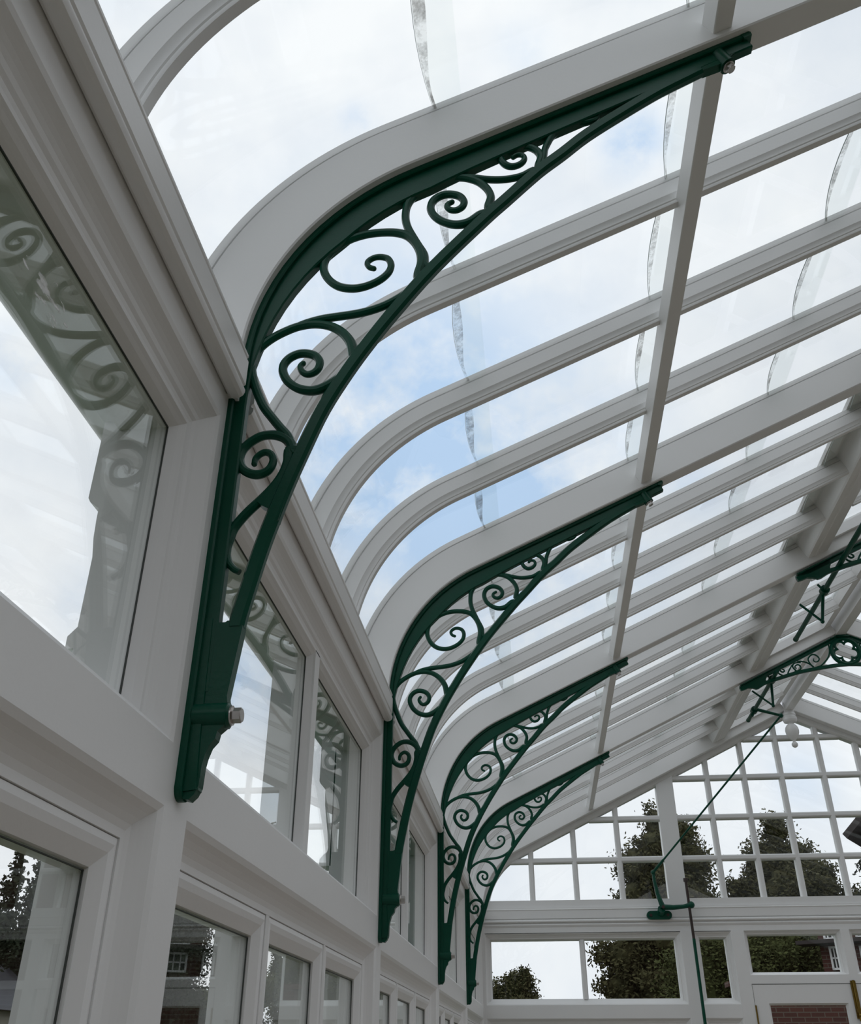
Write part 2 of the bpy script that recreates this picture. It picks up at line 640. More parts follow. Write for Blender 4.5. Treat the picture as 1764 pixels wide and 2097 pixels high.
# shaped corbels outside each post
CORB = [(-.185, 2.655), (-.243, 2.655), (-.243, 2.485), (-.238, 2.476), (-.219, 2.462), (-.219, 2.44), (-.217, 2.40), (-.210, 2.35), (-.202, 2.30), (-.197, 2.25), (-.200, 2.236), (-.212, 2.228), (-.226, 2.212), (-.226, 2.19), (-.185, 2.19)]
for k, y in enumerate((0.0, 2.0, 4.0, 6.0)):
    c = MB()
    c.prism_y(CORB, y - .05, y + .05)
    o = c.build('corbel', 'white_paint', loc=(-.19, y, 2.4))
    tag(o, 'white shaped corbel under the eaves outside the %s post' % ('bracketed nearest', 'second', 'third', 'fourth')[k], 'corbel', 'corbels outside the left wall')

# ------------------------------------------------------------------ gable wall at the far end
YE = 7.99
wb = tag(empty('wall_back'), kind='structure')
ys0, ys1 = YE, YE + .14


def ebox(mb, x0, x1, z0, z1, d0=0.0, d1=.14, mi=0):
    mb.box((x0, YE + d0, z0), (x1, YE + d1, z1), mi)


mpE = lambda u, v, d: (u, YE + (-.015 - d), v)
corner = MB()
ebox(corner, XW, .012, 0, 2.72)
corner.build('post', 'white_paint', wb)
rail = MB()
ebox(rail, 0.0, 2 * XM, 2.835, 2.905, .012, .12)
ebox(rail, 0.0, 2 * XM, 2.745, 2.84, -.004, .12)
ebox(rail, 0.0, 2 * XM, 2.625, 2.75, .006, .12)
for zc, r in ((2.822, .007), (2.722, .013)):
    rail.rings([[(x, YE - .002 + r * cos(2 * pi * k / 12), zc + r * sin(2 * pi * k / 12)) for k in range(12)] for x in (0.0, 2 * XM)])
rail.rings([[(x, YE + d, z) for d, z in ((.05, 2.70), (-.0, 2.70), (-.004, 2.690), (.002, 2.675), (.012, 2.66), (.05, 2.66))] for x in (0.0, 2 * XM)])
rail.build('cornice_rail', 'white_paint', wb, smooth=True)
low = MB()
ebox(low, .012, 2.356, 1.93, 2.034)
ebox(low, 2.356, 2 * XM, 2.192, 2.262)
low.build('transom_rail', 'white_paint', wb)
pl = MB()
ebox(pl, .012, 2.31, 0, .9)
pl.build('plinth', 'white_paint', wb)
for (x0, x1) in ((1.795, 1.912), (2.245, 2.356), (3.205, 3.275), (4.12, 4.24), (2 * XM - .06, 2 * XM)):
    q = MB()
    ebox(q, x0, x1, 2.192 if x0 == 3.205 else 0, 2.624, -.002, .138)
    q.build('post', 'white_paint', wb)


def end_light(n, x0, x1, z0, z1, mulls=(), prof=INSET, sill=SILL):
    """Fixed light in the gable wall; x0..z1 are the outer edges of its mouldings."""
    win = tag(empty('window_%d' % n), kind='structure')
    fr = MB()
    P = [resample(q_, 14) for q_ in (prof, prof, sill, prof)]
    k = P[0][-1][0]
    kb = sill[-1][0]
    surround(fr, x0, x1, z0, z1, P[0], P[1], P[2], P[3], mpE)
    g = (x0 + k, x1 - k, z0 + kb, z1 - k)
    for (u0, u1, v0, v1) in ((x0, g[0], z0, z1), (g[1], x1, z0, z1), (g[0], g[1], z0, g[2]), (g[0], g[1], g[3], z1)):
        ebox(fr, u0, u1, v0, v1, .064, .13)
    for xm in mulls:
        fr.rings([[(xm + d, YE + e, z) for d, e in ((-.024, .059), (-.015, .040), (.015, .040), (.024, .059), (.024, .13), (-.024, .13))] for z in (g[2] - .005, g[3] + .005)])
    fr.build('window_frame', 'white_paint', win)
    xs = [g[0]] + list(mulls) + [g[1]]
    for q0, q1 in zip(xs, xs[1:]):
        gl = MB()
        gl.box((q0, YE + .062, g[2] - .003), (q1, YE + .066, g[3] + .003))
        gl.build('glass', 'gable_glass', win)


SHORT = [(d * .6, x) for d, x in INSET]
SSILL = [(0, -.015), (.01, -.022), (.052, -.074)]
end_light(11, .012, 1.795, 2.033, 2.618, mulls=(.904,), prof=[(d * .63, x) for d, x in INSET], sill=SSILL)
end_light(12, 1.912, 2.245, 2.033, 2.618, prof=[(d * .63, x) for d, x in INSET], sill=SSILL)
end_light(13, 2.356, 3.205, 2.262, 2.625, prof=[(d * .45, x) for d, x in INSET], sill=[(0, -.015), (.025, -.074)])
end_light(14, 3.275, 4.12, 2.262, 2.625, prof=[(d * .45, x) for d, x in INSET], sill=[(0, -.015), (.025, -.074)])
end_light(15, .012, 1.795, .95, 1.93, mulls=(.904,), prof=[(d * .8, x) for d, x in INSET], sill=SSILL)
end_light(16, 1.912, 2.245, .95, 1.93, prof=[(d * .8, x) for d, x in INSET], sill=SSILL)

# glazed gable above the cornice
GZ = 2.905


def zroof(x, off):
    """Height of the roof line moved by off, at x (left half), including the curve."""
    if x > XM:
        x = 2 * XM - x
    xt = TP.x + NS.x * off
    if x >= xt:
        return (TP + NS * off).y + (x - xt) * SL
    q = (RR + off) ** 2 - (RC[0] - x) ** 2
    return RC[1] + (sqrt(q) if q > 0 else 0)


def xroof(z, off):
    lo, hi = RC[0] - RR - off + 1e-6, XM
    for _ in range(50):
        m = (lo + hi) / 2
        if zroof(m, off) < z:
            lo = m
        else:
            hi = m
    return hi


verge = MB()
for mir in (0, 1):
    vb = MB()
    sv = s_steps(0.05, s_at_x(XM + .03))
    vb.rings([[(roof(s, o).x, YE + d, roof(s, o).y) for d, o in ((-.002, .012), (-.002, -.036), (.004, -.040), (.022, -.052), (.10, -.052), (.10, .012))] for s in sv])
    if mir:
        mirror_x(vb)
    verge.add(vb.v, vb.f)
verge.build('verge_frame', 'white_paint', wb)
MX = [.475, .892, 1.318, 2.246, 2.604, 2.962, 3.363, 3.722, 4.09]
MZ = [3.261, 3.637, 4.013, 4.389]
zones = [(17, 0.06, 1.735, [x for x in MX if x < 1.7]), (18, 1.902, 4.334, [x for x in MX if 1.9 < x < 4.3]), (19, 4.501, 2 * XM - .06, [4.918, 5.344, 5.761])]
for x0, x1 in ((1.735, 1.902), (4.334, 4.501)):
    q = MB()
    z0_, z1_ = zroof(x0, -.03), zroof(x1, -.03)
    q.prism_y([(x0, 2.83), (x1, 2.83), (x1, z1_), (x0, z0_)], YE + .004, YE + .12)
    q.build('post', 'white_paint', wb)
MPX = lambda c: [(c - .026, .044), (c - .022, .030), (c - .012, .022), (c + .012, .022), (c + .022, .030), (c + .026, .044), (c + .026, .09), (c - .026, .09)]
for n, x0, x1, ms in zones:
    win = tag(empty('window_%d' % n), kind='structure')
    fr = MB()
    for c in ms:
        zt = zroof(c, -.03)
        fr.rings([[(x, YE + d, z) for x, d in MPX(c)] for z in (GZ - .01, zt)])
    for c in MZ:
        xa = max(x0, xroof(c, -.04))
        xb = min(x1, 2 * XM - xroof(c, -.04))
        if xb - xa < .1:
            continue
        fr.rings([[(x, YE + d + .001, z) for z, d in MPX(c)] for x in (xa - .01, xb + .01)])
    fr.build('window_frame', 'white_paint', win, smooth=True)
    gl = MB()
    N = 24
    top = []
    for i in range(N + 1):
        x = x0 + (x1 - x0) * i / N
        top.append((x, max(GZ, zroof(x, -.045))))
    if x0 < XM < x1:
        top.append((XM, zroof(XM, -.045)))
        top.sort()
    gl.prism_y([(x0, GZ - .005), (x1, GZ - .005)] + top[::-1], YE + .050, YE + .054)
    gl.build('glass', 'gable_glass', win)

# glazed doors under the middle of the gable
for n, x0, x1 in ((1, 2.360, 3.222), (2, 3.228, 4.09)):
    d = tag(empty('door_%d' % n), kind='structure')
    lf = MB()
    for (a_, b_, z0_, z1_) in ((x0, x0 + .118, .02, 2.187), (x1 - .075, x1, .02, 2.187), (x0 + .118, x1 - .075, 2.04, 2.187), (x0 + .118, x1 - .075, .02, .80)):
        lf.box((a_, YE + .004, z0_), (b_, YE + .05, z1_))
    q = [(0, -.019), (.006, -.028), (.014, -.038), (.016, -.060)]
    surround(lf, x0 + .1175, x1 - .0745, .80, 2.0405, q, q, q, q, mpE)
    lf.build('door_leaf', 'white_paint', d)
    g = MB()
    g.box((x0 + .12, YE + .030, .80), (x1 - .08, YE + .034, 2.035))
    g.build('glass', 'window_glass', d)
    gap = MB()
    gap.box((x0 - .004, YE + .003, 2.187), (x1 + .004, YE + .05, 2.1915))
    gap.box((x0 - .004, YE + .003, .02), (x0 - .0005, YE + .05, 2.19))
    gap.build('gap', 'gasket', d)
    h = MB()
    h.tube((x0 + .002, YE - .004, 1.86), (x0 + .002, YE - .004, 2.025), .007)
    h.build('hinge', 'brass', d)
fb = MB()
fb.box((3.195, YE - .012, 1.92), (3.238, YE + .004, 2.212))
fb.tube((3.217, YE - .020, 1.90), (3.217, YE - .020, 2.215), .009)
fb.box((3.200, YE - .030, 1.965), (3.235, YE - .008, 1.995))
fb.ball((3.217, YE - .034, 1.945), .013)
tag(fb.build('flush_bolt', 'brass', smooth=True, loc=(3.217, YE, 1.92)), 'tall brass sliding bolt at the top of the glazed doors', 'door bolt')

# ------------------------------------------------------------------ right wall, only roughly seen in reflections
wr = tag(empty('wall_right'), kind='structure')
xr = 2 * XM - XW
for y in (-2.0, 0, 2, 4, 6, 7.97):
    p = MB()
    p.box((xr, y - .05, 0), (xr + .17, y + .05, 2.81))
    p.build('post', 'white_paint', wr)
rr = MB()
rr.box((xr, Y0, 2.655), (xr + .15, Y1, 2.81))
rr.box((xr, Y0, 1.93), (xr + .15, Y1, 2.025))
rr.box((xr, Y0, 0), (xr + .15, Y1, .95))
for k in range(5):
    for f_ in (.5,):
        rr.box((xr + .04, Y0 + 2 * k + 2 * f_ - .03, .9), (xr + .12, Y0 + 2 * k + 2 * f_ + .03, 2.7))
rr.build('rail', 'white_paint', wr)

# ------------------------------------------------------------------ rafters and glazing bars
ordw = ['nearest', 'second', 'third', 'fourth']
for y in (-2.0, 0.0, 2.0, 4.0, 6.0, 7.95):
    m = MB()
    sweep(m, RAFT, y, -.02, S_RIDGE)
    o = m.build('rafter', 'white_paint', smooth=True, loc=(0, y, 2.8))
    if y == -2.0:
        lab = 'deep white curved rafter behind the camera, left slope'
    elif y > 7:
        lab = 'deep white curved end rafter lying against the glazed gable wall, left slope'
    else:
        lab = 'deep white curved roof rafter carried by the %s green scrolled bracket' % ordw[int(y / 2)]
    tag(o, lab, 'rafter', 'deep rafters of the left roof slope')
    m = MB()
    sweep(m, RAFT, y, -.02, S_RIDGE)
    o = mirror_x(m).build('rafter', 'white_paint', smooth=True, loc=(2 * XM, y, 2.8))
    lab = {4.0: 'deep white rafter right of the ridge above the nearer green ridge brace', 6.0: 'deep white rafter right of the ridge above the farther green ridge brace',
           7.95: 'deep white end rafter against the gable, right of the hanging finial', -2.0: 'deep white rafter on the right slope behind the camera',
           0.0: 'deep white rafter on the right slope opposite the nearest bracket', 2.0: 'deep white rafter on the right slope opposite the second bracket'}[y]
    tag(o, lab, 'rafter', 'deep rafters of the right roof slope')
bays_txt = ['before the nearest bracket', 'between the nearest and second brackets', 'between the second and third brackets', 'between the third and fourth brackets', 'between the fourth bracket and the gable']
for k in range(5):
    for j in (1, 2, 3):
        y = -2.0 + 2 * k + .5 * j
        m = MB()
        sweep(m, BAR, y, .002, S_CURB)
        o = m.build('glazing_bar', 'white_paint', smooth=True, loc=(0, y, 2.8))
        tag(o, '%s of three slim left slope bars %s' % (('first', 'middle', 'last')[j - 1], bays_txt[k]), 'glazing bar', 'slim glazing bars of the left roof slope')
        m = MB()
        sweep(m, BAR, y, .002, S_RIDGE)
        o = mirror_x(m).build('glazing_bar', 'white_paint', smooth=True, loc=(2 * XM, y, 2.8))
        tag(o, '%s of three slim right slope bars %s' % (('first', 'middle', 'last')[j - 1], bays_txt[k]), 'glazing bar', 'slim glazing bars of the right roof slope')

# purlin, curb and ridge
for k in range(5):
    ya, yb_ = -2.0 + 2 * k + .039, (-2.0 + 2 * k + 2 - .039) if k < 4 else 7.912
    s0, s1 = s_at_x(1.066), s_at_x(1.066) + .052
    m = MB()
    pts = [(s0, .020), (s0 + .002, .018), (s1 - .002, .018), (s1, .020), (s1, .066), (s0, .066)]
    m.rings([[(roof(s, o_).x, y, roof(s, o_).y) for s, o_ in pts] for y in (ya, yb_)])
    o = m.build('purlin', 'white_paint', loc=(1.07, (ya + yb_) / 2, 3.72))
    tag(o, 'square white purlin under the slim bars %s' % bays_txt[k], 'purlin', 'purlin lengths between the rafters')
    m = MB()
    s0 = s_at_x(2.345)
    s1 = s_at_x(2.475)
    pts = [(s0, .050), (s0 + .004, .040), (s0 + .030, .036), (s0 + .050, .036), (s0 + .053, .030), (s0 + .056, .036), (s0 + .075, .036), (s1 - .03, .030), (s1 - .004, .030), (s1, .034), (s1, .150), (s1 - .05, .170), (s0, .170)]
    m.rings([[(roof(s, o_).x, y, roof(s, o_).y) for s, o_ in pts] for y in (ya, yb_)])
    o = m.build('vent_curb', 'white_paint', loc=(2.4, (ya + yb_) / 2, 4.4))
    tag(o, 'heavy moulded white timber curb below the roof vents %s' % bays_txt[k], 'curb', 'curb lengths below the vents')
    ap = MB()
    pts = [(s_at_x(2.25), .160), (s_at_x(2.50), .172), (s_at_x(2.50), .190), (s_at_x(2.25), .178)]
    ap.rings([[(roof(s, o_).x, y, roof(s, o_).y) for s, o_ in pts] for y in (ya - .039, yb_ + .039)])
    ap.build('flashing', 'white_paint', o)
    # vent sash: top rail, stiles, bars and glass
    v = empty('roof_vent', (2.78, (ya + yb_) / 2, 4.6))
    tag(v, 'white glazed roof vent beside the ridge %s' % bays_txt[k], 'roof vent', 'vents along the ridge')
    sv0, sv1 = s1 + .002, s_at_x(3.08)
    r_ = MB()
    for (q0, q1) in ((sv1 - .075, sv1), (sv0, sv0 + .05)):
        pts = [(q0, .075), (q1, .075), (q1, .135), (q0, .135)]
        r_.rings([[(roof(s, o_).x, y, roof(s, o_).y) for s, o_ in pts] for y in (ya + .003, yb_ - .003)])
    r_.build('rail', 'white_paint', v)
    for yy in (ya + .018, yb_ - .018):
        b_ = MB()
        pts = [(yy - .015, .075), (yy + .015, .075), (yy + .015, .135), (yy - .015, .135)]
        b_.rings([[(roof(s, o_).x, y, roof(s, o_).y) for y, o_ in pts] for s in (sv0 + .05, sv1 - .075)])
        b_.build('stile', 'white_paint', v)
    for j in (1, 2, 3):
        yy = -2.0 + 2 * k + .5 * j
        b_ = MB()
        b_.rings([[(roof(s, o_).x, yy + d, roof(s, o_).y) for d, o_ in BAR] for s in (sv0 + .05, sv1 - .075)])
        b_.build('bar', 'white_paint', v, smooth=True)
    g = MB()
    pts = [(sv0, .143), (sv1, .143), (sv1, .147), (sv0, .147)]
    g.rings([[(roof(s, o_).x, y, roof(s, o_).y) for s, o_ in pts] for y in (ya + .003, yb_ - .003)])
    g.build('glass', 'roof_glass', v)
rg = MB()
rg.prism_y([(XM - .038, 4.622), (XM + .038, 4.622), (XM + .040, 4.626), (XM + .040, 4.87), (XM - .040, 4.87), (XM - .040, 4.626)], Y0, 7.96)
tag(rg.build('ridge_beam', 'white_paint', loc=(XM, 3, 4.7)), 'deep white ridge beam running along the top of the roof', 'ridge beam')
rc_ = MB()
rc_.prism_y([(XM - .12, 4.80), (XM, 4.90), (XM + .12, 4.80), (XM + .12, 4.815), (XM, 4.925), (XM - .12, 4.815)], Y0, 8.05)
tag(rc_.build('trim_2', 'white_paint'), kind='structure')

# turned pendant below the ridge at the gable
fi = empty('finial', (XM, 7.93, 4.62))
tag(fi, 'turned white wooden pendant finial hanging at the gable peak', 'finial')
m = MB()
m.box((XM - .045, 7.885, 4.60), (XM + .045, 7.975, 4.70))
m.lathe((XM, 7.93, 0), [(.045, 4.60), (.062, 4.598), (.064, 4.58), (.058, 4.572), (.069, 4.555), (.069, 4.53), (.060, 4.51), (.030, 4.50), (.026, 4.49)], 28)
m.build('collar', 'white_paint', fi, smooth=True)
m = MB()
m.lathe((XM, 7.93, 0), [(.026, 4.492), (.045, 4.478), (.060, 4.455), (.066, 4.425), (.062, 4.395), (.048, 4.365), (.030, 4.34), (.016, 4.325), (.013, 4.312)], 28)
m.build('bulb', 'white_paint', fi, smooth=True)
m = MB()
m.ball((XM, 7.93, 4.285), .030, 10)
m.build('ball', 'white_paint', fi, smooth=True)

# ------------------------------------------------------------------ roof glass
ceil_ = tag(empty('ceiling'), kind='structure')


def pane(y0, y1, s_lo, bulge, s_hi, off_lo, off_hi, parent, mir=False):
    """One sheet of roof glass; its lower edge is cut to a curve, its upper edge is straight."""
    nu = 10
    mb = MB()
    n_s = 22 if s_lo < ARC else 3
    top, bot = [], []
    for i in range(n_s + 1):
        f = i / n_s
        for j in range(nu + 1):
            g = j / nu
            y = y0 + (y1 - y0) * g
            lo = s_lo - bulge * (1 - (2 * g - 1) ** 2)
            s = lo + (s_hi - lo) * f
            o = off_lo + (off_hi - off_lo) * f
            for lst, dd in ((bot, 0.0), (top, .004)):
                p = roof(s, o + dd)
                lst.append((p.x, y, p.y))
    n = len(bot)
    W = nu + 1
    fs = []
    for i in range(n_s):
        for j in range(nu):
            q = (i * W + j, i * W + j + 1, (i + 1) * W + j + 1, (i + 1) * W + j)
            fs.append(q[::-1])
            fs.append(tuple(k + n for k in q))
    mb.add(bot + top, fs, 0)
    mb.add(bot + top, [(j, j + 1, j + 1 + n, j + n) for j in range(nu)], 1)
    if mir:
        mirror_x(mb)
    return mb.build('glass_pane', ['roof_glass', 'glass_edge'], parent, smooth=True)


def grime(y0, y1, s_lo, bulge, wid, off, parent):
    mb = MB()
    nu = 16
    vs, fs = [], []
    for j in range(nu + 1):
        g = j / nu
        y = y0 + (y1 - y0) * g
        lo = s_lo - bulge * (1 - (2 * g - 1) ** 2) + .001
        for ss in (lo, lo + wid * (.25 + .9 * sin(pi * min(1, g * 1.15)) ** 1.5)):
            p = roof(ss, off)
            vs.append((p.x, y, p.y))
    for j in range(nu):
        fs.append((2 * j, 2 * j + 1, 2 * j + 3, 2 * j + 2))
    n = len(vs)
    vs2 = [(x, y, z + .0008) for x, y, z in vs]
    mb.add(vs + vs2, fs + [tuple(i + n for i in f) for f in fs])
    return mb.build('lap_grime', 'grime', parent)


GO = .1385
laps = [(.398, .028, .457), (1.022, .028, 1.09), (1.662, .040, 1.727), (2.20, .020, 2.235)]
ls = [(s_at_x(a, GO), b, s_at_x(c, GO)) for a, b, c in laps]
LO_FOOT = .012
for k in range(20):
    y0, y1 = -2.0 + .5 * k + .009, -2.0 + .5 * (k + 1) - .009
    if k % 4 == 0:
        y0 += .005
    if k % 4 == 3:
        y1 -= .005
    if k == 19:
        y1 = 7.93
    pane(y0, y1, LO_FOOT, 0, ls[0][2], GO, GO, ceil_)
    for i in range(3):
        pane(y0, y1, ls[i][0], ls[i][1], ls[i + 1][2], GO + .006, GO, ceil_)
    pane(y0, y1, ls[3][0], ls[3][1], s_at_x(2.5), GO + .006, GO + .006, ceil_)
    for i, wd in ((0, .026), (1, .018), (2, .018)):
        grime(y0, y1, ls[i][0], ls[i][1], wd, GO + .0052, ceil_)
    pane(y0, y1, LO_FOOT, 0, S_RIDGE, GO, GO, ceil_, mir=True)

# ------------------------------------------------------------------ cast iron scrolled brackets
INNER = [(.018, 2.25), (.018, 2.5), (.0185, 2.72), (.020, 2.80)]


def bar_strip(mb, outer, inner, hw, ch=.003):
    """Solid between an outer and an inner (x, z) line, half width hw in y, with eased edges."""
    rings = []
    for a, b in zip(outer, inner):
        a, b = Vector(a), Vector(b)
        d = (b - a)
        e = d.normalized() * min(ch, d.length * .3)
        rings.append([(a.x, -hw, a.y), (b.x - e.x, -hw, b.y - e.y), (b.x, -hw + ch, b.y), (b.x, hw - ch, b.y), (b.x - e.x, hw, b.y - e.y), (a.x, hw, a.y)])
    mb.rings(rings)


def stroke(mb, pts, hw=.0078, hd=.0085, taper0=1.0, taper1=1.0, n=10, knob=0.0, yc=0.0):
    """A cast bar following a 2D line in the (x, z) plane; elliptical section."""
    P = smooth_line(pts, 4)
    N = len(P)
    rings = []
    for i, p in enumerate(P):
        d = (P[min(i + 1, N - 1)] - P[max(i - 1, 0)]).normalized()
        nn = Vector((-d.y, d.x))
        f = i / (N - 1)
        k = 1.0
        if f < .25:
            k = taper0 + (1 - taper0) * (f / .25)
        if f > .6:
            k = 1 + (taper1 - 1) * ((f - .6) / .4)
        rings.append([(p.x + nn.x * hw * k * cos(2 * pi * j / n), yc + hd * max(.75, k) * sin(2 * pi * j / n), p.y + nn.y * hw * k * cos(2 * pi * j / n)) for j in range(n)])
    mb.rings(rings)
    if knob:
        e = P[-1]
        mb.ball((e.x, yc, e.y), knob, 6)


CH_R = [(.061, 2.235), (.076, 2.313), (.0945, 2.40), (.123, 2.505), (.150, 2.590), (.183, 2.684), (.226, 2.772), (.266, 2.842), (.313, 2.916), (.396, 3.034), (.505, 3.165), (.555, 3.220), (.631, 3.303), (.688, 3.355), (.748, 3.412), (.830, 3.475), (.903, 3.528), (.945, 3.555), (1.027, 3.603)]
SCR = {
 'S0': [(.112, 2.598), (.110, 2.573), (.103, 2.546), (.087, 2.517), (.065, 2.490), (.045, 2.468), (.030, 2.448), (.020, 2.430), (.016, 2.411), (.013, 2.395), (.014, 2.378), (.020, 2.362), (.030, 2.350), (.041, 2.343)],
 'S1': [(.122, 2.590), (.112, 2.614), (.098, 2.628), (.082, 2.635), (.066, 2.637), (.050, 2.634), (.032, 2.622), (.019, 2.605), (.015, 2.584), (.023, 2.563), (.038, 2.551), (.054, 2.547), (.070, 2.552), (.079, 2.564), (.081, 2.580), (.075, 2.592), (.064, 2.597), (.053, 2.592), (.046, 2.582), (.045, 2.572)],
 'S2': [(.226, 2.815), (.218, 2.852), (.201, 2.880), (.179, 2.899), (.158, 2.908), (.133, 2.912), (.103, 2.908), (.075, 2.896), (.050, 2.880), (.031, 2.861), (.019, 2.839), (.0155, 2.813), (.021, 2.782), (.032, 2.748), (.050, 2.707), (.069, 2.679), (.088, 2.653), (.106, 2.630), (.119, 2.600)],
 'S2s': [(.205, 2.768), (.180, 2.750), (.160, 2.740), (.140, 2.738), (.116, 2.746), (.096, 2.763), (.085, 2.782), (.081, 2.798), (.084, 2.813), (.095, 2.827), (.113, 2.835), (.132, 2.833), (.148, 2.824), (.156, 2.809), (.154, 2.793), (.145, 2.783), (.133, 2.780), (.123, 2.786), (.117, 2.797), (.118, 2.804), (.122, 2.809)],
 'S2c': [(.080, 2.902), (.115, 2.917), (.142, 2.923), (.178, 2.927), (.220, 2.931), (.251, 2.937), (.282, 2.948), (.308, 2.963), (.331, 2.981), (.350, 3.004)],
 'S3': [(.354, 3.026), (.361, 3.062), (.358, 3.096), (.345, 3.127), (.327, 3.149), (.304, 3.160), (.276, 3.164), (.243, 3.163), (.212, 3.155), (.188, 3.142), (.167, 3.123), (.153, 3.101), (.148, 3.075), (.153, 3.051), (.166, 3.029), (.184, 3.013), (.206, 3.005), (.227, 3.004), (.250, 3.010), (.273, 3.023), (.290, 3.042), (.295, 3.063), (.289, 3.081), (.276, 3.089), (.261, 3.090), (.248, 3.083), (.243, 3.073), (.248, 3.062), (.258, 3.057)],
 'S3c': [(.346, 3.280), (.333, 3.259), (.326, 3.236), (.324, 3.204), (.329, 3.175), (.340, 3.146), (.353, 3.116), (.366, 3.086), (.369, 3.056)],
 'S4': [(.508, 3.215), (.514, 3.246), (.509, 3.269), (.498, 3.288), (.483, 3.304), (.461, 3.316), (.436, 3.321), (.411, 3.317), (.385, 3.303)],
 'S4s': [(.492, 3.194), (.467, 3.175), (.445, 3.169), (.423, 3.173), (.401, 3.187), (.386, 3.206), (.380, 3.228), (.385, 3.249), (.399, 3.263), (.419, 3.268), (.442, 3.260), (.454, 3.242), (.451, 3.225), (.438, 3.215), (.424, 3.217), (.416, 3.228), (.420, 3.237), (.428, 3.242)],
 'S4c': [(.435, 3.326), (.465, 3.320), (.492, 3.310), (.525, 3.302), (.557, 3.301), (.586, 3.307), (.612, 3.322)],
 'S5': [(.624, 3.332), (.631, 3.361), (.626, 3.382), (.613, 3.397), (.595, 3.404), (.570, 3.398), (.549, 3.386), (.541, 3.372), (.545, 3.357), (.554, 3.346), (.566, 3.341), (.581, 3.345), (.592, 3.356), (.594, 3.368), (.588, 3.377), (.578, 3.378), (.569, 3.372)],
 'S5c': [(.676, 3.455), (.660, 3.432), (.651, 3.413), (.642, 3.390), (.638, 3.367), (.634, 3.345)],
 'S6': [(.655, 3.436), (.690, 3.460), (.714, 3.471), (.739, 3.469), (.758, 3.474), (.771, 3.486)]}
TT = [(.26, .0685), (.345, .070), (.42, .062), (.50, .058), (.62, .054), (.72, .052), (.82, .050), (.92, .046), (1.03, .041), (1.15, .038)]


def tt_at(x):
    for a, b in zip(TT, TT[1:]):
        if x <= b[0]:
            f = max(0, (x - a[0]) / (b[0] - a[0]))
            return a[1] + f * (b[1] - a[1])
    return TT[-1][1]


br = empty('iron_bracket', (0, 0, 1.95))
out_l, in_l = [], []
for i in range(9):
    z = 2.12 + .0725 * i
    out_l.append((-.006, z))
    in_l.append((.018, z))
out_l.append((.003, 2.76)); in_l.append((.019, 2.76))
ns = 34
s_end = s_at_x(1.135)
for i in range(ns + 1):
    s = s_end * i / ns
    p = roof(s, -.004)
    if s < ARC * .95:
        f = s / (ARC * .95)
        tk = .018 + (.0685 - .018) * min(1, f * 1.55) ** .85
    else:
        tk = tt_at(p.x)
    q = roof(s, -tk)
    out_l.append(tuple(p)); in_l.append(tuple(q))
m = MB()
bar_strip(m, out_l, in_l, .012)
# flange lying on the post and the rafter
fo, fi_ = [], []
for i in range(14):
    z = 1.962 + (2.74 - 1.962) * i / 13
    fo.append((XW, z)); fi_.append((-.004, z))
for i in range(ns + 1):
    s = s_end * i / ns
    fo.append(tuple(roof(s, 0.0))); fi_.append(tuple(roof(s, -.012)))
bar_strip(m, fo, fi_, .022, .003)
m.build('back_bar', 'green_iron', br, smooth=True)
m = MB()
foot = [(-.006, 2.243), (-.006, 1.955), (-.003, 1.949), (.006, 1.947), (.014, 1.955), (.0195, 1.968), (.0205, 2.0), (.023, 2.015), (.028, 2.031), (.037, 2.042), (.039, 2.054), (.050, 2.064), (.051, 2.095), (.048, 2.112), (.0615, 2.236), (.0345, 2.246), (.030, 2.243)]
m.prism_y(foot, -.011, .011)
rr_ = []
for i in range(9):
    a = pi / 2 * i / 8
    hw_, zz_ = .022 * sin(a) + .0004, 1.966 - .020 * cos(a)
    rr_.append([(-.015, -hw_, zz_), (-.006, -hw_, zz_), (-.0035, -hw_ * .85, zz_), (-.0035, hw_ * .85, zz_), (-.006, hw_, zz_), (-.015, hw_, zz_)])
m.rings(rr_)
m.rings([[(XW, -.0135, 1.958), (.016, -.0135, 1.962), (.019, -.009, 1.962), (.019, .009, 1.962), (.016, .0135, 1.962), (XW, .0135, 1.958)],
         [(XW, -.0135, 2.06), (.012, -.0135, 2.06), (.014, -.009, 2.06), (.014, .009, 2.06), (.012, .0135, 2.06), (XW, .0135, 2.06)],
         [(XW, -.0135, 2.25), (.008, -.0135, 2.25), (.010, -.009, 2.25), (.010, .009, 2.25), (.008, .0135, 2.25), (XW, .0135, 2.25)]])
m.build('foot', 'green_iron', br, smooth=True)
m = MB()
rings = []
PR = smooth_line(CH_R, 4)
for i, p in enumerate(PR):
    d = (PR[min(i + 1, len(PR) - 1)] - PR[max(i - 1, 0)]).normalized()
    nn = Vector((-d.y, d.x))
    c = p + nn * .0145
    if i == 0:
        nn = Vector((-1, .0)); c = p + nn * .0135
    hw = .0145
    sec = [(-1, -.45), (-.62, -1), (.62, -1), (1, -.45), (1, .45), (.62, 1), (-.62, 1), (-1, .45)]
    rings.append([(c.x + nn.x * hw * a, .0125 * b, c.y + nn.y * hw * a) for a, b in sec])
m.rings(rings)
m.build('lower_bar', 'green_iron', br, smooth=True)
CEN = []
for i, p in enumerate(PR):
    d = (PR[min(i + 1, len(PR) - 1)] - PR[max(i - 1, 0)]).normalized()
    CEN.append(p + Vector((-d.y, d.x)) * .0135)


def rooted(pts):
    pts = [Vector(p) for p in pts]
    for end in (0, -1):
        q = min(CEN, key=lambda c: (c - pts[end]).length)
        dd = (q - pts[end]).length
        if .003 < dd < .026:
            pts = [q] + pts if end == 0 else pts + [q]
    return pts


